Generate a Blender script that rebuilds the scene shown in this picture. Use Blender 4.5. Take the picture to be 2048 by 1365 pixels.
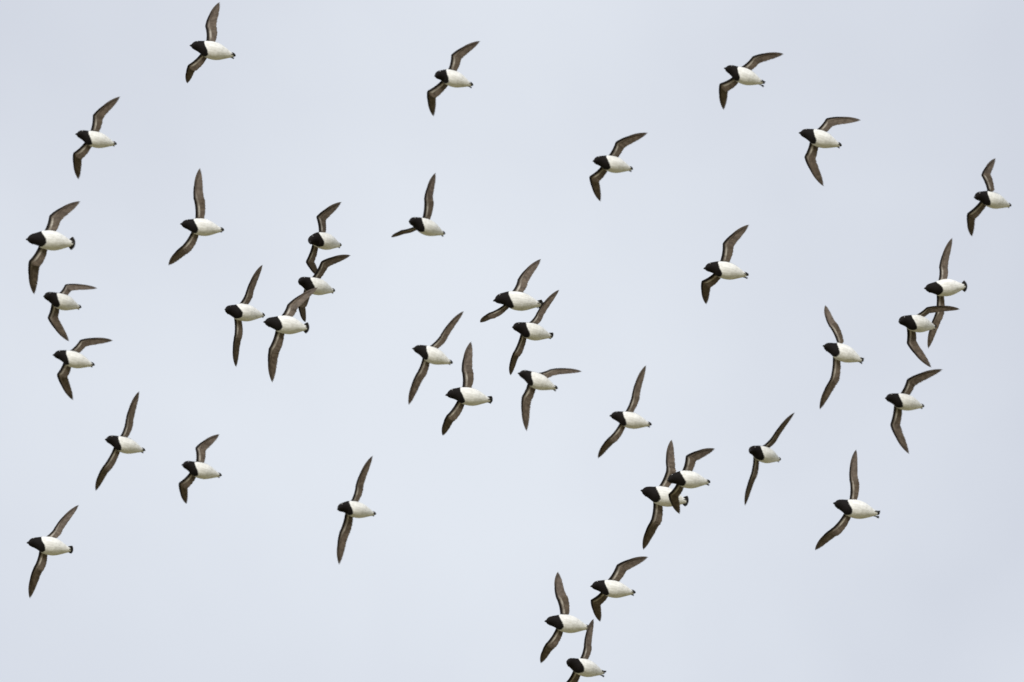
import bpy, bmesh, math, random
import numpy as np
from mathutils import Vector, Matrix

# ------------------------------------------------------------------ reset
for o in list(bpy.data.objects):
    bpy.data.objects.remove(o, do_unlink=True)
scene = bpy.context.scene
COL = scene.collection
rad = math.radians

# ------------------------------------------------------------------ camera
CAM_POS = Vector((0.0, 0.0, 1.7))
CAM_ELEV = 28.0                     # looking up at the flock
LENS, SENSOR = 400.0, 36.0
cam_d = bpy.data.cameras.new('camera')
cam = bpy.data.objects.new('camera', cam_d)
COL.objects.link(cam)
cam.location = CAM_POS
cam.rotation_euler = (rad(90 + CAM_ELEV), 0, 0)
cam_d.lens = LENS
cam_d.sensor_width = SENSOR
cam_d.clip_start = 0.1
cam_d.clip_end = 60000
cam_d.dof.use_dof = True
cam_d.dof.focus_distance = 45.5
cam_d.dof.aperture_fstop = 4.0
scene.camera = cam

# ------------------------------------------------------------------ world: thin overcast
SUN_ELEV, SUN_AZ = 24.0, 202.0      # azimuth clockwise from +Y (the view direction): behind the camera
world = bpy.data.worlds.new('World')
scene.world = world
world.use_nodes = True
nt = world.node_tree
nt.nodes.clear()
N, LK = nt.nodes.new, nt.links.new
out = N('ShaderNodeOutputWorld')
mix = N('ShaderNodeMixShader')
sky = N('ShaderNodeTexSky')
sky.sky_type = 'NISHITA'
sky.sun_disc = False
sky.sun_elevation = rad(SUN_ELEV)
sky.sun_rotation = rad(SUN_AZ)
bg1 = N('ShaderNodeBackground'); bg1.inputs[1].default_value = 0.10
bg2 = N('ShaderNodeBackground'); bg2.inputs[1].default_value = 1.0
tc = N('ShaderNodeTexCoord')
mp = N('ShaderNodeMapping')
mp.inputs['Location'].default_value = (1.33474, 2.11702, 2.24476)
n1 = N('ShaderNodeTexNoise')
n1.inputs['Scale'].default_value = 11.0
n1.inputs['Detail'].default_value = 5.0
n1.inputs['Roughness'].default_value = 0.47
n1.inputs['Distortion'].default_value = 0.3
cr = N('ShaderNodeValToRGB')
cr.color_ramp.elements[0].position = 0.49
cr.color_ramp.elements[0].color = (0.342, 0.3545, 0.386, 1)
cr.color_ramp.elements[1].position = 0.71
cr.color_ramp.elements[1].color = (0.406, 0.422, 0.447, 1)
e = cr.color_ramp.elements.new(0.15)
e.color = (0.315, 0.327, 0.365, 1)
LK(tc.outputs['Generated'], mp.inputs['Vector'])
LK(mp.outputs[0], n1.inputs['Vector'])
LK(n1.outputs['Fac'], cr.inputs[0])
LK(cr.outputs[0], bg2.inputs[0])
LK(sky.outputs[0], bg1.inputs[0])
mix.inputs[0].default_value = 0.9
LK(bg1.outputs[0], mix.inputs[1])
LK(bg2.outputs[0], mix.inputs[2])
LK(mix.outputs[0], out.inputs[0])

# ------------------------------------------------------------------ sun through thin cloud
sun_d = bpy.data.lights.new('sun', 'SUN')
sun_d.energy = 1.35
sun_d.angle = rad(14)
sun_d.color = (1.0, 0.975, 0.93)
sun = bpy.data.objects.new('sun', sun_d)
COL.objects.link(sun)
az = rad(SUN_AZ)
to_sun = Vector((math.sin(az) * math.cos(rad(SUN_ELEV)), math.cos(az) * math.cos(rad(SUN_ELEV)), math.sin(rad(SUN_ELEV))))
sun.rotation_euler = to_sun.to_track_quat('Z', 'Y').to_euler()
sun.location = to_sun * 200

scene.cycles.filter_width = 1.65
vs = scene.view_settings
vs.view_transform = 'Standard'
vs.look = 'None'
vs.exposure = 1.0
vs.gamma = 1.0
vs.use_curve_mapping = False


# ------------------------------------------------------------------ materials
def new_mat(name):
    m = bpy.data.materials.new(name)
    m.use_nodes = True
    t = m.node_tree
    return m, t, t.nodes['Principled BSDF']


def plumage_material():
    m, t, b = new_mat('plumage')
    at = t.nodes.new('ShaderNodeAttribute'); at.attribute_name = 'plumage'
    tc = t.nodes.new('ShaderNodeTexCoord')
    mp = t.nodes.new('ShaderNodeMapping'); mp.inputs['Scale'].default_value = (30, 120, 120)
    nz = t.nodes.new('ShaderNodeTexNoise'); nz.inputs['Scale'].default_value = 1.0
    nz.inputs['Detail'].default_value = 5
    rp = t.nodes.new('ShaderNodeValToRGB')
    rp.color_ramp.elements[0].position = 0.3; rp.color_ramp.elements[0].color = (0.77, 0.76, 0.74, 1)
    rp.color_ramp.elements[1].position = 0.58; rp.color_ramp.elements[1].color = (1, 1, 1, 1)
    mx = t.nodes.new('ShaderNodeMixRGB'); mx.blend_type = 'MULTIPLY'; mx.inputs[0].default_value = 1
    bp = t.nodes.new('ShaderNodeBump'); bp.inputs['Strength'].default_value = 0.6
    bp.inputs['Distance'].default_value = 0.002
    L = t.links.new
    L(tc.outputs['Object'], mp.inputs[0]); L(mp.outputs[0], nz.inputs['Vector'])
    L(nz.outputs['Fac'], rp.inputs[0]); L(at.outputs['Color'], mx.inputs[1]); L(rp.outputs[0], mx.inputs[2])
    L(mx.outputs[0], b.inputs['Base Color'])
    L(nz.outputs['Fac'], bp.inputs['Height']); L(bp.outputs[0], b.inputs['Normal'])
    b.inputs['Roughness'].default_value = 0.75
    b.inputs['Specular IOR Level'].default_value = 0.12
    return m


def feather_material(name, c0, c1, rough=0.6):
    m, t, b = new_mat(name)
    tc = t.nodes.new('ShaderNodeTexCoord')
    nz = t.nodes.new('ShaderNodeTexNoise'); nz.inputs['Scale'].default_value = 70
    nz.inputs['Detail'].default_value = 4
    rp = t.nodes.new('ShaderNodeValToRGB')
    rp.color_ramp.elements[0].position = 0.32; rp.color_ramp.elements[0].color = (*c0, 1)
    rp.color_ramp.elements[1].position = 0.68; rp.color_ramp.elements[1].color = (*c1, 1)
    at = t.nodes.new('ShaderNodeAttribute'); at.attribute_name = 'vane'
    mx = t.nodes.new('ShaderNodeMixRGB'); mx.blend_type = 'MULTIPLY'; mx.inputs[0].default_value = 1
    L = t.links.new
    L(tc.outputs['Object'], nz.inputs['Vector']); L(nz.outputs['Fac'], rp.inputs[0])
    L(rp.outputs[0], mx.inputs[1]); L(at.outputs['Color'], mx.inputs[2])
    L(mx.outputs[0], b.inputs['Base Color'])
    b.inputs['Roughness'].default_value = rough
    b.inputs['Specular IOR Level'].default_value = 0.35
    # thin vanes let a little light through
    tr = t.nodes.new('ShaderNodeBsdfTranslucent')
    ms = t.nodes.new('ShaderNodeMixShader'); ms.inputs[0].default_value = 0.30
    L(mx.outputs[0], tr.inputs[0])
    L(b.outputs[0], ms.inputs[1]); L(tr.outputs[0], ms.inputs[2])
    L(ms.outputs[0], t.nodes['Material Output'].inputs[0])
    return m


def horn_material(name, c, rough, spec=0.3):
    m, t, b = new_mat(name)
    nz = t.nodes.new('ShaderNodeTexNoise'); nz.inputs['Scale'].default_value = 300
    tc = t.nodes.new('ShaderNodeTexCoord')
    rp = t.nodes.new('ShaderNodeValToRGB')
    rp.color_ramp.elements[0].color = (c[0] * .7, c[1] * .7, c[2] * .7, 1)
    rp.color_ramp.elements[1].color = (c[0] * 1.3, c[1] * 1.3, c[2] * 1.3, 1)
    t.links.new(tc.outputs['Object'], nz.inputs['Vector'])
    t.links.new(nz.outputs['Fac'], rp.inputs[0])
    t.links.new(rp.outputs[0], b.inputs['Base Color'])
    b.inputs['Roughness'].default_value = rough
    b.inputs['Specular IOR Level'].default_value = spec
    return m


def ground_material():
    m, t, b = new_mat('tundra')
    tc = t.nodes.new('ShaderNodeTexCoord')
    a = t.nodes.new('ShaderNodeTexNoise'); a.inputs['Scale'].default_value = 0.35; a.inputs['Detail'].default_value = 8
    rp = t.nodes.new('ShaderNodeValToRGB')
    rp.color_ramp.elements[0].position = 0.35; rp.color_ramp.elements[0].color = (0.165, 0.152, 0.075, 1)
    rp.color_ramp.elements[1].position = 0.65; rp.color_ramp.elements[1].color = (0.33, 0.287, 0.150, 1)
    bp = t.nodes.new('ShaderNodeBump'); bp.inputs['Strength'].default_value = 0.5
    L = t.links.new
    L(tc.outputs['Object'], a.inputs['Vector']); L(a.outputs['Fac'], rp.inputs[0])
    L(rp.outputs[0], b.inputs['Base Color']); L(a.outputs['Fac'], bp.inputs['Height'])
    L(bp.outputs[0], b.inputs['Normal'])
    b.inputs['Roughness'].default_value = 0.95
    return m


M_PLUM = plumage_material()
M_WING = feather_material('wing_vane', (0.105, 0.078, 0.057), (0.205, 0.160, 0.122))
M_TAIL = feather_material('tail_vane', (0.022, 0.019, 0.018), (0.040, 0.035, 0.032))
M_BILL = horn_material('bill_horn', (0.014, 0.013, 0.013), 0.5, 0.2)
M_FOOT = horn_material('foot_skin', (0.022, 0.022, 0.024), 0.45)
M_EYE = horn_material('eye_gloss', (0.012, 0.009, 0.008), 0.08, 0.5)
M_SPOT = horn_material('white_spot', (0.62, 0.62, 0.60), 0.6)
M_GROUND = ground_material()


# ------------------------------------------------------------------ ground (below the frame, lights the bellies)
def build_ground():
    n, half = 60, 20000.0
    rng = np.random.default_rng(3)
    ph = rng.uniform(0, 6.28, (6, 2))
    ax = np.sign(np.linspace(-1, 1, n + 1)) * np.abs(np.linspace(-1, 1, n + 1)) ** 3 * half
    vv = []
    for y in ax:
        for x in ax:
            r = math.hypot(x, y)
            h = 0.0
            for k in range(6):
                w = 900.0 / (k + 1)
                h += math.sin(x / w + ph[k, 0]) * math.sin(y / w + ph[k, 1]) / (k + 1)
            vv.append((x, y, h * 4.0 * min(1.0, r / 800.0) - 6.0 * min(1.0, r / 800.0)))
    ff = [(j * (n + 1) + i, j * (n + 1) + i + 1, (j + 1) * (n + 1) + i + 1, (j + 1) * (n + 1) + i)
          for j in range(n) for i in range(n)]
    me = bpy.data.meshes.new('ground')
    me.from_pydata(vv, [], ff)
    me.materials.append(M_GROUND)
    for p in me.polygons:
        p.use_smooth = True
    o = bpy.data.objects.new('ground', me)
    o['kind'] = 'structure'
    COL.objects.link(o)


build_ground()

# ------------------------------------------------------------------ pixel directions
RIGHT = Vector((1, 0, 0))
FWD = Vector((0, math.cos(rad(CAM_ELEV)), math.sin(rad(CAM_ELEV))))
UP = RIGHT.cross(FWD)
K = SENSOR / LENS / 2048.0          # metres per photo pixel at one metre


def ray(px, py):
    return RIGHT * ((px - 1024.0) * K) - UP * ((py - 682.5) * K) + FWD


def unproject(p, depth):
    return CAM_POS + ray(*p) * depth


def unproject_of(P, depth):
    """the point seen in the direction of P at another depth"""
    v = P - CAM_POS
    return CAM_POS + v * (depth / v.dot(FWD))


def reach(p, origin, length, away=1):
    """point on the ray through pixel p at the given distance from origin (bone length)"""
    r = ray(*p)
    oc = CAM_POS - origin
    a, b, c = r.dot(r), 2 * r.dot(oc), oc.dot(oc) - length * length
    disc = b * b - 4 * a * c
    if disc <= 0:
        return CAM_POS + r * (-b / (2 * a))
    return CAM_POS + r * ((-b + away * math.sqrt(disc)) / (2 * a))


# ------------------------------------------------------------------ bird anatomy (millimetres; x forward, y left, z dorsal)
#        x    centre z  half width  dorsal  ventral
TORSO = [(87.0, 7.0, 3.5, 3.5, 3.5), (85.5, 8.0, 8.2, 8.6, 7.6), (81.0, 10.0, 13.0, 13.6, 12.0), (74.0, 12.2, 17.2, 17.2, 16.0),
         (64.0, 14.0, 20.5, 18.6, 20.2), (55.0, 14.0, 23.0, 18.8, 24.8), (46.0, 13.0, 26.0, 19.0, 29.0), (36.0, 11.5, 29.5, 19.8, 32.0),
         (24.0, 10.0, 32.5, 21.0, 33.0), (10.0, 9.5, 35.0, 22.5, 35.0), (-5.0, 9.0, 35.5, 23.0, 35.0), (-20.0, 8.0, 34.0, 22.0, 33.0),
         (-35.0, 6.5, 30.0, 19.5, 29.0), (-48.0, 4.5, 25.0, 16.5, 23.5), (-60.0, 2.5, 19.0, 12.5, 17.0), (-70.0, 1.0, 14.0, 8.5, 11.0),
         (-80.0, 0.0, 9.5, 5.0, 6.0), (-88.0, -0.5, 3.5, 2.2, 2.2)]
TX = np.array([r[0] for r in TORSO])[::-1]
TP = np.array([r[1:] for r in TORSO])[::-1].copy()
_belly = np.exp(-((TX + 2) / 42.0) ** 4)        # full, deep breast and belly
TP[:, 1] *= 1 + 0.05 * _belly
TP[:, 3] *= 1 + 0.15 * _belly
TP[:, 0] -= 1.5 * _belly


def torso_at(x):
    return [np.interp(x, TX, TP[:, k]) for k in range(4)]


def smooth01(e0, e1, x):
    t = np.clip((x - e0) / (e1 - e0), 0, 1)
    return t * t * (3 - 2 * t)


class Head:
    """bends the neck: pitch towards the belly, yaw towards the left side"""
    def __init__(self, pitch, yaw, s):
        self.p, self.y, self.s = rad(pitch), rad(yaw), s

    def __call__(self, v):                       # v in millimetres -> local metres
        x, y, z = v
        if x > 26:
            k = float(smooth01(26, 56, x))
            px, pz = 30.0, 10.0
            a = -self.p * k
            dx, dz = x - px, z - pz
            x, z = px + dx * math.cos(a) - dz * math.sin(a), pz + dx * math.sin(a) + dz * math.cos(a)
            b = self.y * k
            dx, dy = x - px, y
            x, y = px + dx * math.cos(b) - dy * math.sin(b), dx * math.sin(b) + dy * math.cos(b)
        return Vector((x, y, z)) * (0.001 * self.s)


def loft(bm, rings, cap=True):
    vs_ = [[bm.verts.new(p) for p in r] for r in rings]
    n = len(vs_[0])
    for a, b in zip(vs_[:-1], vs_[1:]):
        for i in range(n):
            bm.faces.new((a[i], a[(i + 1) % n], b[(i + 1) % n], b[i]))
    if cap:
        bm.faces.new(vs_[0][::-1]); bm.faces.new(vs_[-1])


class Wing:
    """leading edge, chord direction and normal along a posed wing; s 0..1 upper and fore arm, 1..2 hand"""
    CH = 0.046

    def __init__(self, P0, P1, P2, size, twist=0.0, cscale=1.0):
        self.CH = 0.046 * cscale
        self.P0, self.P1, self.P2, self.size = P0, P1, P2, size
        self.a = (P1 - P0).normalized()
        self.h = (P2 - P1).normalized()
        self.lh = (P2 - P1).length
        back = Vector((-1, 0, 0))
        ca = (back - self.a * back.dot(self.a)).normalized()
        n = self.a.cross(ca).normalized()
        if n.z > 0:
            n = -n                                # underside
        sg = 1.0 if n.cross(self.a).dot(ca) > 0 else -1.0
        nh = (n - self.h * n.dot(self.h))
        nh = nh.normalized() if nh.length > 0.15 else (nh + Vector((0, 0, -0.3))).normalized()
        ch = (nh.cross(self.h) * sg).normalized()
        if twist:
            q = Matrix.Rotation(rad(twist), 3, self.h)
            ch, nh = q @ ch, q @ nh
            q = Matrix.Rotation(rad(twist) * 0.5, 3, self.a)
            ca, n = q @ ca, q @ n
        self.ca, self.na, self.ch, self.nh = ca, n, ch, nh

    def le(self, s):
        def arm(t):
            return self.P0.lerp(self.P1, t) + self.ca * (0.004 * math.sin(math.pi * t) * self.size)

        def hand(f):
            return self.P1.lerp(self.P2, f) - self.ch * (self.lh * 0.075 * math.sin(math.pi * f ** 0.85))
        if s < 0.90:
            return arm(s)
        if s > 1.06:
            return hand(min(1, s - 1))
        t = (s - 0.90) / 0.16
        A, B = arm(0.90), hand(0.06)
        C = self.P1 - (self.ca + self.ch) * 0.001
        return A.lerp(C, t).lerp(C.lerp(B, t), t)

    def blend(self, s):
        return float(smooth01(0.75, 1.35, s))

    def c(self, s):
        k = self.blend(s)
        return self.ca.lerp(self.ch, k).normalized()

    def n(self, s):
        k = self.blend(s)
        v = self.na.lerp(self.nh, k)
        c = self.c(s)
        return (v - c * v.dot(c)).normalized()

    def chord(self, s):
        if s <= 1:
            return self.CH * self.size * (1.0 - 0.16 * (1 - s) ** 1.5)
        f = min(1.0, s - 1)
        return self.CH * self.size * max(0.0, 1 - f ** 2.1) ** 0.9

    def cover(self, s):                           # share of the chord under coverts
        return float(np.interp(s, [0, 0.9, 1.2, 1.7, 1.78], [0.60, 0.50, 0.42, 0.24, 0.15]))

    def thick(self, s):
        return self.size * float(np.interp(s, [0, 0.3, 1.0, 1.5, 1.78], [0.0062, 0.0050, 0.0042, 0.0030, 0.0022]))


def wing_arm(bm, w):
    rings = []
    for s in np.linspace(-0.05, 1.78, 34):
        s0 = max(0.0, s)
        le, c, n = w.le(s0), w.c(s0), w.n(s0)
        if s < 0:
            le = le - w.a * 0.006
        ch = max(w.chord(s0) * w.cover(s0), 0.005)
        th = w.thick(s0)
        ring = []
        for k in range(12):
            t = 2 * math.pi * k / 12
            u = 0.5 - 0.5 * math.cos(t)
            prof = math.sin(t) * (1.0 - 0.72 * u)
            ring.append(le + c * (ch * u) + n * (th * prof - th * 0.3 * math.sin(math.pi * u)))
        rings.append(ring)
    loft(bm, rings)


def blade(vl, fl, cl, base, tip, side, nrm, width, bend, lift, rnd, sharp=0.5, tone=1.0):
    """one feather: a thin cambered vane with its shaft, base to tip"""
    ns = 7
    o = len(vl)
    mid = (base + tip) * 0.5 + bend
    shade = rnd.uniform(0.84, 1.14) * tone
    for i in range(ns + 1):
        t = i / ns
        p = base.lerp(mid, t).lerp(mid.lerp(tip, t), t)
        wd = width * (0.75 + 0.25 * math.sin(math.pi * min(1, t * 1.2)))
        if t > 0.72:
            k = (t - 0.72) / 0.28
            wd *= max(0.06, (1 - k ** 2) ** sharp)
        for q, (a, zz, col) in enumerate(((-0.42, -0.0004, 0.86), (0.0, 0.0004, 1.12), (0.58, -0.0006, 0.98))):
            vl.append(p + side * (a * wd) + nrm * (zz + lift))
            cl.append(shade * col * (1.0 - 0.12 * t))
    for i in range(ns):
        for q in range(2):
            a = o + i * 3 + q
            fl.append((a, a + 1, a + 4, a + 3))


def vane_mesh(name, vl, fl, cl, mat):
    me = bpy.data.meshes.new(name)
    me.from_pydata([tuple(v) for v in vl], [], fl)
    at = me.attributes.new('vane', 'FLOAT_COLOR', 'POINT')
    arr = np.ones((len(cl), 4), dtype=np.float32)
    arr[:, :3] = np.array(cl, dtype=np.float32)[:, None]
    at.data.foreach_set('color', arr.ravel())
    me.materials.append(mat)
    for p in me.polygons:
        p.use_smooth = True
    return me


def wing_feathers(w, rnd):
    vl, fl, cl = [], [], []
    sz = w.size
    ns = 18
    for k in range(ns):                            # secondaries and tertials
        s = 0.02 + 0.98 * k / (ns - 1)
        c, n, L = w.c(s), w.n(s), w.chord(s)
        base = w.le(s) + c * (L * 0.28)
        tip = w.le(s) + c * (L * rnd.uniform(0.98, 1.03)) + w.a * (0.004 * sz)
        tg = (w.le(s + 0.06) - w.le(max(0.0, s - 0.06))).normalized()
        blade(vl, fl, cl, base, tip, tg, n, 0.0165 * sz, w.a * 0.001, 0.0002 - 0.00005 * k, rnd, 0.28)
    npr = 20
    for k in range(npr):                           # primaries
        u = k / (npr - 1)
        fb, ft = 0.02 + 0.52 * u, 0.10 + 0.90 * u ** 0.92
        c0, n0 = w.c(1 + fb), w.n(1 + fb)
        base = w.le(1 + fb) + c0 * (w.chord(1 + fb) * 0.22 * (1 - u) + 0.0022)
        tip = w.le(1 + ft) + w.c(1 + ft) * (w.chord(1 + ft) * rnd.uniform(0.98, 1.03))
        d = (tip - base).normalized()
        n = (n0 - d * n0.dot(d)).normalized()
        side = n.cross(d)
        if side.dot(c0) < 0:
            side = -side
        blade(vl, fl, cl, base, tip, -side, n, (0.0160 - 0.0070 * u) * sz, -c0 * ((tip - base).length * 0.035 * u),
              0.0002 - 0.00005 * (ns + k), rnd, 0.36, 1.0 - 0.45 * max(0.0, (u - 0.8) / 0.2))
    return vane_mesh('wing_feathers', vl, fl, cl, M_WING)


def tail_mesh(s, spread, rnd):
    vl, fl, cl = [], [], []
    n = 12
    for k in range(n):
        u = (k - (n - 1) / 2) / ((n - 1) / 2)
        a = rad(spread) * u
        d = Vector((-math.cos(a), math.sin(a), -0.02))
        base = Vector((-0.066, 0.006 * u, 0.0040)) * s
        tip = base + d * (((0.0285 - 0.003 * u * u) if spread > 20 else (0.0280 - 0.009 * u * u)) * s)
        side = Vector((0, 0, 1)).cross(d).normalized()
        if u < 0:
            side = -side
        blade(vl, fl, cl, base, tip, side, Vector((0, 0, -1)), (0.0080 if spread > 20 else 0.0062) * s, Vector((0, 0, 0.0)), -0.00035 * abs(u) * 6, rnd, 0.3)
    return vane_mesh('tail', vl, fl, cl, M_TAIL)


def tube(bm, pts, radii, seg=8):
    rings = []
    for i, p in enumerate(pts):
        d = (pts[min(i + 1, len(pts) - 1)] - pts[max(i - 1, 0)]).normalized()
        x = d.orthogonal().normalized(); y = d.cross(x)
        rings.append([p + (x * math.cos(2 * math.pi * k / seg) + y * math.sin(2 * math.pi * k / seg)) * radii[i] for k in range(seg)])
    loft(bm, rings)


def bm_mesh(name, bm, mat):
    bmesh.ops.recalc_face_normals(bm, faces=bm.faces)
    me = bpy.data.meshes.new(name)
    bm.to_mesh(me); bm.free()
    me.materials.append(mat)
    for p in me.polygons:
        p.use_smooth = True
    return me


def foot_mesh(s, sy, ext, rnd):
    bm = bmesh.new()
    z = -4.0
    sp = 6.0 + 0.7 * ext
    hip = Vector((-66, sy * 6, -4)); ank = Vector((-72 - ext * 0.3, sy * sp, z - 1)); toe0 = Vector((-76 - ext * 0.45, sy * sp, z))
    sc = 0.001 * s
    tube(bm, [hip * sc, ank * sc, toe0 * sc], [0.0018 * s, 0.0015 * s, 0.0014 * s])
    tips = [toe0 + Vector((-11 - ext * 0.75 + abs(k) * 1.5, k * (2.4 + 0.35 * ext) + sy * rnd.uniform(0, 1.5), -0.5 - 1.0 * abs(k))) for k in (-1, 0, 1)]
    for t in tips:
        tube(bm, [toe0 * sc, toe0.lerp(t, .55) * sc + Vector((0, 0, 0.0008)), t * sc], [0.0017 * s, 0.0014 * s, 0.0006 * s], 6)
    for a, b in ((0, 1), (1, 2)):                  # webs, scalloped between the toes
        m = (tips[a] + tips[b]) * 0.5 + Vector((3.0, 0, 0))
        top = [bm.verts.new((p * sc) + Vector((0, 0, 0.0004))) for p in (toe0, tips[a], m, tips[b])]
        bot = [bm.verts.new((p * sc) - Vector((0, 0, 0.0004))) for p in (toe0, tips[a], m, tips[b])]
        bm.faces.new(top); bm.faces.new(bot[::-1])
        for i in range(4):
            j = (i + 1) % 4
            bm.faces.new((top[j], top[i], bot[i], bot[j]))
    return bm_mesh('foot', bm, M_FOOT)


def bill_mesh(head):
    bm = bmesh.new()
    rings = []
    for x, zc, w, hu, hl in ((82.0, 8.0, 6.8, 7.2, 6.4), (86, 7.0, 6.0, 6.2, 5.4), (89, 6.0, 4.8, 5.0, 4.2), (92, 4.6, 3.3, 3.6, 2.8), (94, 3.6, 1.2, 1.6, 0.8), (95.2, 2.4, 0.4, 0.5, 0.3)):
        ring = []
        for k in range(14):
            t = 2 * math.pi * k / 14
            sy, sz = math.sin(t), math.cos(t)
            pinch = 1.0 - 0.14 * math.exp(-((sz + 0.15) / 0.16) ** 2)    # groove of the gape
            ring.append(head((x, sy * w * pinch, zc + sz * (hu if sz > 0 else hl))))
        rings.append(ring)
    loft(bm, rings)
    return bm_mesh('bill', bm, M_BILL)


def ball(bm, c, r, squash, axis):
    ret = bmesh.ops.create_icosphere(bm, subdivisions=2, radius=1.0)
    q = axis.to_track_quat('Z', 'Y').to_matrix()
    for v in ret['verts']:
        v.co = c + q @ Vector((v.co.x * r * squash[0], v.co.y * r * squash[1], v.co.z * r * squash[2]))


def eye_meshes(head, sy, s):
    x, dz = 68.0, -1.5
    zc, hw, hd, hv = torso_at(x)
    y = hw * math.sqrt(max(0, 1 - (dz / hv) ** 2)) * 0.965
    c = head((x, sy * y, zc + dz))
    o = head((x, sy * (y + 10), zc + dz))
    ax = (o - c).normalized()
    bm = bmesh.new(); ball(bm, c, 0.0030 * s, (1, 1, 0.8), ax)
    e = bm_mesh('eye', bm, M_EYE)
    dz2 = 2.6
    y2 = hw * math.sqrt(max(0, 1 - (dz2 / hd) ** 2)) * 1.0
    c2 = head((x - 0.8, sy * y2, zc + dz2))
    bm = bmesh.new(); ball(bm, c2, 0.0019 * s, (1.5, 0.8, 0.45), ax)
    return e, bm_mesh('eyelid_spot', bm, M_SPOT)


def body_mesh(head, size, wings, rnd):
    bm = bmesh.new()
    rings = []
    for x in np.concatenate([np.linspace(87, 70, 12), np.linspace(68, -70, 40), np.linspace(-72, -88, 7)]):
        zc, hw, hd, hv = torso_at(x)
        ring = []
        for k in range(32):
            t = 2 * math.pi * k / 32
            sz = math.cos(t)
            ring.append(head((float(x), math.sin(t) * hw, zc + sz * (hd if sz > 0 else hv))))
        rings.append(ring)
    loft(bm, rings)
    for w in wings:
        wing_arm(bm, w)
    bmesh.ops.recalc_face_normals(bm, faces=bm.faces)
    tmp = bpy.data.meshes.new('tmp'); bm.to_mesh(tmp); bm.free()
    to = bpy.data.objects.new('tmp', tmp); COL.objects.link(to)
    md = to.modifiers.new('r', 'REMESH'); md.mode = 'VOXEL'; md.voxel_size = 0.0016; md.use_smooth_shade = True
    sm = to.modifiers.new('s', 'SMOOTH'); sm.factor = 0.5; sm.iterations = 4
    dg = bpy.context.evaluated_depsgraph_get()
    me = bpy.data.meshes.new_from_object(to.evaluated_get(dg))
    bpy.data.objects.remove(to, do_unlink=True); bpy.data.meshes.remove(tmp)
    me.name = 'body'
    # plumage colours by anatomy
    nv = len(me.vertices)
    co = np.empty(nv * 3, dtype=np.float32); me.vertices.foreach_get('co', co)
    co = co.reshape(-1, 3).astype(np.float64)
    mm = co / (0.001 * size)
    x, y, z = mm.T
    zc, hw, hd, hv = torso_at(x)
    q = np.sqrt((y / np.maximum(hw, 1)) ** 2 + ((z - zc) / np.where(z > zc, hd, hv)) ** 2)
    rs = np.random.default_rng(rnd.randrange(10 ** 6))
    jit = rs.normal(0, 1, nv)
    hood = np.array((0.0085, 0.0066, 0.0062)); white = np.array((0.825, 0.825, 0.80))
    back = np.array((0.012, 0.010, 0.0095))
    wob = 0.6 * np.sin(y * 0.30 + rnd.uniform(0, 6)) + 0.5 * np.sin(z * 0.33 + rnd.uniform(0, 6)) + 0.3 * jit
    edge = 13 + 32 * np.clip(np.abs(y) / 33, 0, 1.2) ** 2
    khood = smooth01(-2.2, 2.2, x - edge + wob + 0.7 * jit)[:, None]
    kback = smooth01(-1.5, 1.5, z - (13.5 + 0.04 * x) + wob)[:, None]
    kend = smooth01(83.5, 86.5, -x + wob * 0.5)[:, None]
    col = white[None, :] * (1 - khood) + hood * khood
    col = col * (1 - kback) + back * kback
    col = col * (1 - kend) + back * kend
    # wings
    inhead = x > 50
    for w in wings:
        ss = np.linspace(0.0, 1.78, 48)
        cen = np.array([w.le(s) + w.c(s) * (w.chord(s) * w.cover(s) * 0.5) for s in ss])
        d2 = ((co[:, None, :] - cen[None]) ** 2).sum(2)
        i = d2.argmin(1)
        dist = np.sqrt(d2[np.arange(nv), i])
        le = np.array([w.le(s) for s in ss])[i]; cd = np.array([w.c(s) for s in ss])[i]
        cl = np.array([max(w.chord(s) * w.cover(s), 0.004) for s in ss])[i]
        u = ((co - le) * cd).sum(1) / cl
        s = ss[i]
        iswing = (smooth01(1.02, 1.12, q) * (dist < cl * 0.75 + 0.004) * (~inhead | (dist < cl * 0.62)))[:, None]
        dark = np.array((0.012, 0.0095, 0.0085)); mid = np.array((0.125, 0.097, 0.074)); pale = np.array((0.56, 0.52, 0.46))
        k1 = smooth01(0.34, 0.62, u + 0.03 * jit - 0.10 * smooth01(1.0, 1.6, s))[:, None]
        k1 = np.maximum(k1, 0.8 * smooth01(1.35, 1.75, s)[:, None])
        wc = dark * (1 - k1) + mid * k1
        streak = (np.exp(-((u - 0.72) / 0.17) ** 2) * smooth01(0.05, 0.25, s) * (1 - smooth01(0.60, 1.35, s)) * (0.72 + 0.2 * jit + 0.28 * np.sin(s * 9 + rnd.uniform(0, 6)))).clip(0, 1)[:, None]
        wc = wc * (1 - streak) + pale * streak
        col = col * (1 - iswing) + wc * iswing
    col = np.clip(col, 0.003, 0.9)
    at = me.attributes.new('plumage', 'FLOAT_COLOR', 'POINT')
    arr = np.ones((nv, 4), dtype=np.float32); arr[:, :3] = col
    at.data.foreach_set('color', arr.ravel())
    me.materials.clear(); me.materials.append(M_PLUM)
    return me


def link(name, me, parent):
    o = bpy.data.objects.new(name, me)
    COL.objects.link(o)
    o.parent = parent
    return o


LA, LH = 0.073, 0.142                 # shoulder to wrist, wrist to wing tip
NOMINAL = 0.190                       # bill tip to tail tip


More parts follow.
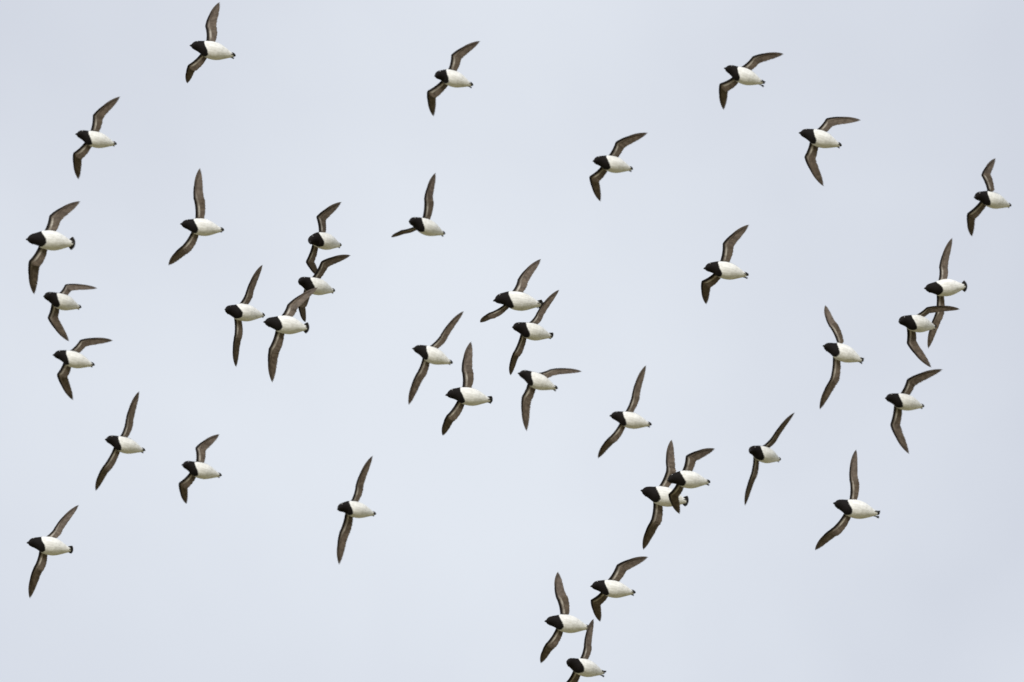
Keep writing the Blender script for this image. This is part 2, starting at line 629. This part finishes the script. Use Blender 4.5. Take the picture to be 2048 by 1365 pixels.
def little_auk(i, bill, tail, uw, ut, lw, lt, label, dist=None, roll=36, spread=9, feet=0, pitch=8, yaw=0, tu=0, tl=0, au=1, al=1, cu=1.0, cl=1.0):
    rnd = random.Random(100 + i)
    p = math.hypot(bill[0] - tail[0], bill[1] - tail[1])
    d = dist or min(47.3, max(43.9, 45.5 * (95.0 / p) ** 0.6))
    want = p * K * d
    size = min(1.08, max(0.955, want / NOMINAL))
    tau = math.acos(min(1.0, want / (NOMINAL * size)))
    pb, pt = unproject(bill, d), unproject(tail, d)
    loc = (pb + pt) * 0.5
    view = (loc - CAM_POS).normalized()
    F = ((pb - pt).normalized() * math.cos(tau) - view * math.sin(tau)).normalized()
    W = -view
    V0 = (W - F * W.dot(F)).normalized()
    D0 = -V0
    L0 = D0.cross(F)
    r = rad(roll + rnd.uniform(-5, 5))
    D = D0 * math.cos(r) + L0 * math.sin(r)
    Lf = D.cross(F)
    R = Matrix((F, Lf, D)).transposed()
    root = bpy.data.objects.new('little_auk', None)
    root.empty_display_size = 0.05
    COL.objects.link(root)
    root.matrix_world = Matrix.Translation(loc) @ R.to_4x4()
    root['label'] = label
    root['category'] = 'bird'
    root['group'] = 'flock of little auks in flight'
    Ri = R.transposed()
    head = Head(pitch + rnd.uniform(-5, 6), yaw + rnd.uniform(-9, 9), size)
    wings = []
    for sy, wr, tp, tw, aw, cw in ((1, uw, ut, tu, au, cu), (-1, lw, lt, tl, al, cl)):
        s0 = Vector((33 if sy > 0 else 40, sy * 21, 14)) * (0.001 * size)
        P0 = loc + R @ s0
        # a half folded wing is shorter: limit how far it points into depth
        la = min(LA * size, (unproject(wr, d) - unproject_of(P0, d)).length / 0.70)
        P1 = reach(wr, P0, la, aw)
        lh = min(LH * size, (unproject(tp, d) - unproject_of(P1, d)).length / 0.74)
        P2 = reach(tp, P1, lh, aw)
        k = min(1.0, max(0.72, lh / (LH * size)))
        wings.append(Wing(s0, Ri @ (P1 - loc), Ri @ (P2 - loc), size, tw, cw * (0.4 + 0.6 * k)))
    link('body', body_mesh(head, size, wings, rnd), root)
    link('bill', bill_mesh(head), root)
    for sy in (1, -1):
        e, sp = eye_meshes(head, sy, size)
        eo = link('eye', e, root)
        link('eyelid_spot', sp, eo)
    for w in wings:
        link('wing_feathers', wing_feathers(w, rnd), root)
    link('tail', tail_mesh(size, spread, rnd), root)
    for sy in (1, -1):
        link('foot', foot_mesh(size, sy, feet, rnd), root)
    return root


# ------------------------------------------------------------------ the flock: bill, tail, upper wrist, upper tip, lower wrist, lower tip in photo pixels
FLOCK = [
 dict(bill=(378,92), tail=(472,113), uw=(410,53), ut=(440,4), lw=(376,130), lt=(375,168), feet=3,
      label='highest auk in the photo, its upper wing tip almost touching the top edge'),
 dict(bill=(149,271), tail=(234,290), uw=(185,231), ut=(241,194), lw=(146,306), lt=(158,360),
      label='auk at upper left, below the highest bird and above the bird with a fanned tail'),
 dict(bill=(50.5,475), tail=(151.7,489), uw=(98,432), ut=(161.5,403), lw=(57.5,522), lt=(69,590), spread=52, roll=16,
      label='auk at the left edge with its dark tail fanned wide, topmost of three stacked birds'),
 dict(bill=(85,592.5), tail=(163,617), uw=(130,569), ut=(195,577), lw=(94.5,636), lt=(139,683), cu=0.8,
      label='middle auk of three stacked at the left edge, upper wing swept straight back'),
 dict(bill=(104,708.6), tail=(190,732), uw=(160,680), ut=(226,682), lw=(113,749), lt=(147,801), cu=0.8,
      label='lowest auk of three stacked closely at the left edge'),
 dict(bill=(359,450), tail=(449,461.5), uw=(387,398), ut=(400.5,336), lw=(362,494), lt=(337,532), roll=20,
      label='lone auk right of the left trio, upper wing straight up, lower wing pointing down left'),
 dict(bill=(612,474), tail=(684,493), uw=(632,434), ut=(684,405), lw=(611,524), lt=(640,553), pitch=26, dist=46.2, roll=26,
      label='topmost auk of the tight group of four, lower wing touching the bird beneath'),
 dict(bill=(592.6,564), tail=(671,584), uw=(642,523), ut=(702,512), lw=(596,612), lt=(612,645), dist=45.6, cu=0.9,
      label='auk whose neck is crossed by the wing tip of the bird below it'),
 dict(bill=(446,621), tail=(531,632), uw=(492,584), ut=(526,530), lw=(468,675), lt=(473,735), dist=46.0, roll=20, cu=0.8, cl=0.82,
      label='leftmost auk of the tight group of four, its tail meeting another bird\'s bill'),
 dict(bill=(525.5,644), tail=(619.5,658), uw=(574,610), ut=(636,575), lw=(537.5,697), lt=(545.5,766), spread=44, dist=44.9, roll=18,
      label='lowest auk of the tight group of four, wing tip laid over its neighbour\'s neck'),
 dict(bill=(208,880), tail=(291,903), uw=(251,842), ut=(279,783), lw=(206,933), lt=(192,983), feet=2, cu=0.82, cl=0.85,
      label='auk below the left trio, wings in one slanting line, above the bottom left bird'),
 dict(bill=(361,932), tail=(444,953), uw=(390,896), ut=(440,869), lw=(357,966), lt=(374,1009),
      label='auk in the lower left with both wings sharply bent at the wrist'),
 dict(bill=(52,1085), tail=(147,1102), uw=(109,1056), ut=(158,1010), lw=(68,1134), lt=(60,1198), spread=26, cu=0.8, cl=0.9, roll=28,
      label='auk in the bottom left corner, lowest bird on the left side'),
 dict(bill=(864,145), tail=(947,172), uw=(902,110), ut=(961,83), lw=(854,182), lt=(868,234), pitch=28, feet=4,
      label='auk at top centre with its face turned towards the viewer'),
 dict(bill=(815,441), tail=(891,470), uw=(848,398), ut=(872,346), lw=(803,461), lt=(783,476), pitch=16, feet=2, cl=0.8,
      label='auk at upper centre, lower wing short and stretched forward, upper wing straight up'),
 dict(bill=(985,596), tail=(1087,611), uw=(1035,560), ut=(1082.5,518), lw=(978,626), lt=(960,646), feet=9, spread=34, pitch=14, dist=45.2, cl=0.7, cu=0.9,
      label='auk with both black feet trailing apart, topmost of the central five'),
 dict(bill=(1021.8,654), tail=(1107,675), uw=(1073,627), ut=(1119,580), lw=(1025.5,707), lt=(1022,752), spread=28, dist=45.0, cu=0.72, cl=0.85,
      label='auk of the central five whose upper wing passes another bird\'s feet'),
 dict(bill=(824,696), tail=(906,728), uw=(882,669), ut=(928,623), lw=(832.5,748), lt=(818,811), cu=0.76, cl=0.9,
      label='leftmost auk of the central five, bright spot at its eye'),
 dict(bill=(890,787), tail=(986,802), uw=(923,742), ut=(943,683), lw=(893,831), lt=(886,873), feet=3, spread=25,
      label='lowest auk of the central five, upper wing raised straight up'),
 dict(bill=(1034,748), tail=(1116,779), uw=(1100,739), ut=(1164,743.5), lw=(1043.5,793), lt=(1054,863), tu=-25, feet=3, cu=0.72,
      label='auk of the central five with its narrow upper wing swept back level'),
 dict(bill=(1446,139), tail=(1530,168), uw=(1505,113), ut=(1568,109), lw=(1439,167), lt=(1448,221), feet=7, cu=0.9,
      label='auk near the top edge on the right, upper wing tip swept back level'),
 dict(bill=(1184,320), tail=(1267,340), uw=(1231,284), ut=(1296,267), lw=(1178,353), lt=(1202,404), feet=2,
      label='auk right of centre in the upper sky, alone above the central five'),
 dict(bill=(670,1011), tail=(753,1030), uw=(711,972), ut=(746,912), lw=(679,1064), lt=(679,1130), pitch=24, cu=0.82,
      label='lone auk at the bottom left of centre, well below the central five'),
 dict(bill=(1597,265), tail=(1684,293), uw=(1652,237), ut=(1722,241), lw=(1608,314), lt=(1648,373), feet=2, cu=0.88,
      label='auk at upper right with crescent wings and a white eye spot'),
 dict(bill=(1946,389), tail=(2024,414), uw=(1962,351), ut=(1992,317), lw=(1934,427), lt=(1945,474), pitch=14,
      label='rightmost auk of the flock, close to the right edge'),
 dict(bill=(1847,580), tail=(1936,573), uw=(1878,535), ut=(1905,476), lw=(1869,632), lt=(1857,698), spread=50, dist=46.2, roll=8, cu=0.85, cl=0.85,
      label='auk with fanned pale edged tail, lower wing hidden behind the next bird'),
 dict(bill=(1794.6,641.5), tail=(1875,656), uw=(1853,615), ut=(1920,619.5), lw=(1813,687), lt=(1863.5,735), tu=-20, dist=45.0, cu=0.66,
      label='auk passing in front of another bird\'s lower wing near the right edge'),
 dict(bill=(1644,691), tail=(1728,723), uw=(1658,653), ut=(1651,610), lw=(1660,760), lt=(1640,820), feet=5, roll=20, cu=0.85, cl=0.85,
      label='auk at right with its upper wing leaning forward, left of the overlapping pair'),
 dict(bill=(1768.7,796), tail=(1850,815), uw=(1813.5,759), ut=(1886,740), lw=(1780,850), lt=(1819,908), roll=30,
      label='auk with crisp crescent wings below the overlapping pair at right'),
 dict(bill=(1406,533), tail=(1498,552), uw=(1445,487), ut=(1499,450), lw=(1403,562), lt=(1413,610), feet=5,
      label='lone auk right of centre with both feet showing beside its tail'),
 dict(bill=(1217.7,832.6), tail=(1304,851), uw=(1264,789), ut=(1292.5,731), lw=(1218,875), lt=(1196,918), feet=2, cu=0.8, cl=0.8,
      label='auk between the central five and the overlapping lower right pair, wings in one slanting line'),
 dict(bill=(1331,955), tail=(1422,966), uw=(1371,912), ut=(1431,898.5), lw=(1336,989), lt=(1360,1029), feet=3, pitch=14, dist=44.5, roll=30,
      label='front auk of the overlapping lower pair, its wing across the other bird\'s belly'),
 dict(bill=(1279,984), tail=(1378,1005), uw=(1333,938), ut=(1344,879), lw=(1301,1043), lt=(1287,1101), spread=38, feet=4, dist=45.6, roll=20, cu=0.85, cl=0.9,
      label='rear auk of the overlapping lower pair, belly partly hidden by a wing'),
 dict(bill=(1494,899), tail=(1563,922), uw=(1545,873), ut=(1590,826), lw=(1501,952), lt=(1491,1012), pitch=16, cu=0.76, cl=0.8,
      label='auk at lower right between the overlapping pair and the spread-winged bottom right bird'),
 dict(bill=(1664,1010.5), tail=(1760,1029), uw=(1699,961), ut=(1713,899), lw=(1662.5,1058), lt=(1630,1102), feet=7, roll=22, cu=0.8, cl=0.85,
      label='auk in the bottom right area, lowest bird on the right side, wings spread wide'),
 dict(bill=(1179.4,1171.6), tail=(1272,1187), uw=(1233,1130), ut=(1297,1115), lw=(1181,1200), lt=(1201,1245), feet=2, dist=45.4,
      label='highest auk of the bottom centre trio, upper wing swept back to the right'),
 dict(bill=(1088,1241), tail=(1181,1257), uw=(1112,1196), ut=(1116.5,1143), lw=(1092,1287), lt=(1082,1328), roll=24, dist=45.8,
      label='left auk of the bottom centre trio, upper wing straight up'),
 dict(bill=(1129,1326), tail=(1211,1348), uw=(1168,1289), ut=(1188,1238), lw=(1131,1366), lt=(1119,1415), feet=6, roll=24, dist=45.0, cu=0.85,
      label='lowest auk of all, its lower wing cut off by the bottom edge'),
]
for i, kw in enumerate(FLOCK):
    little_auk(i, **kw)
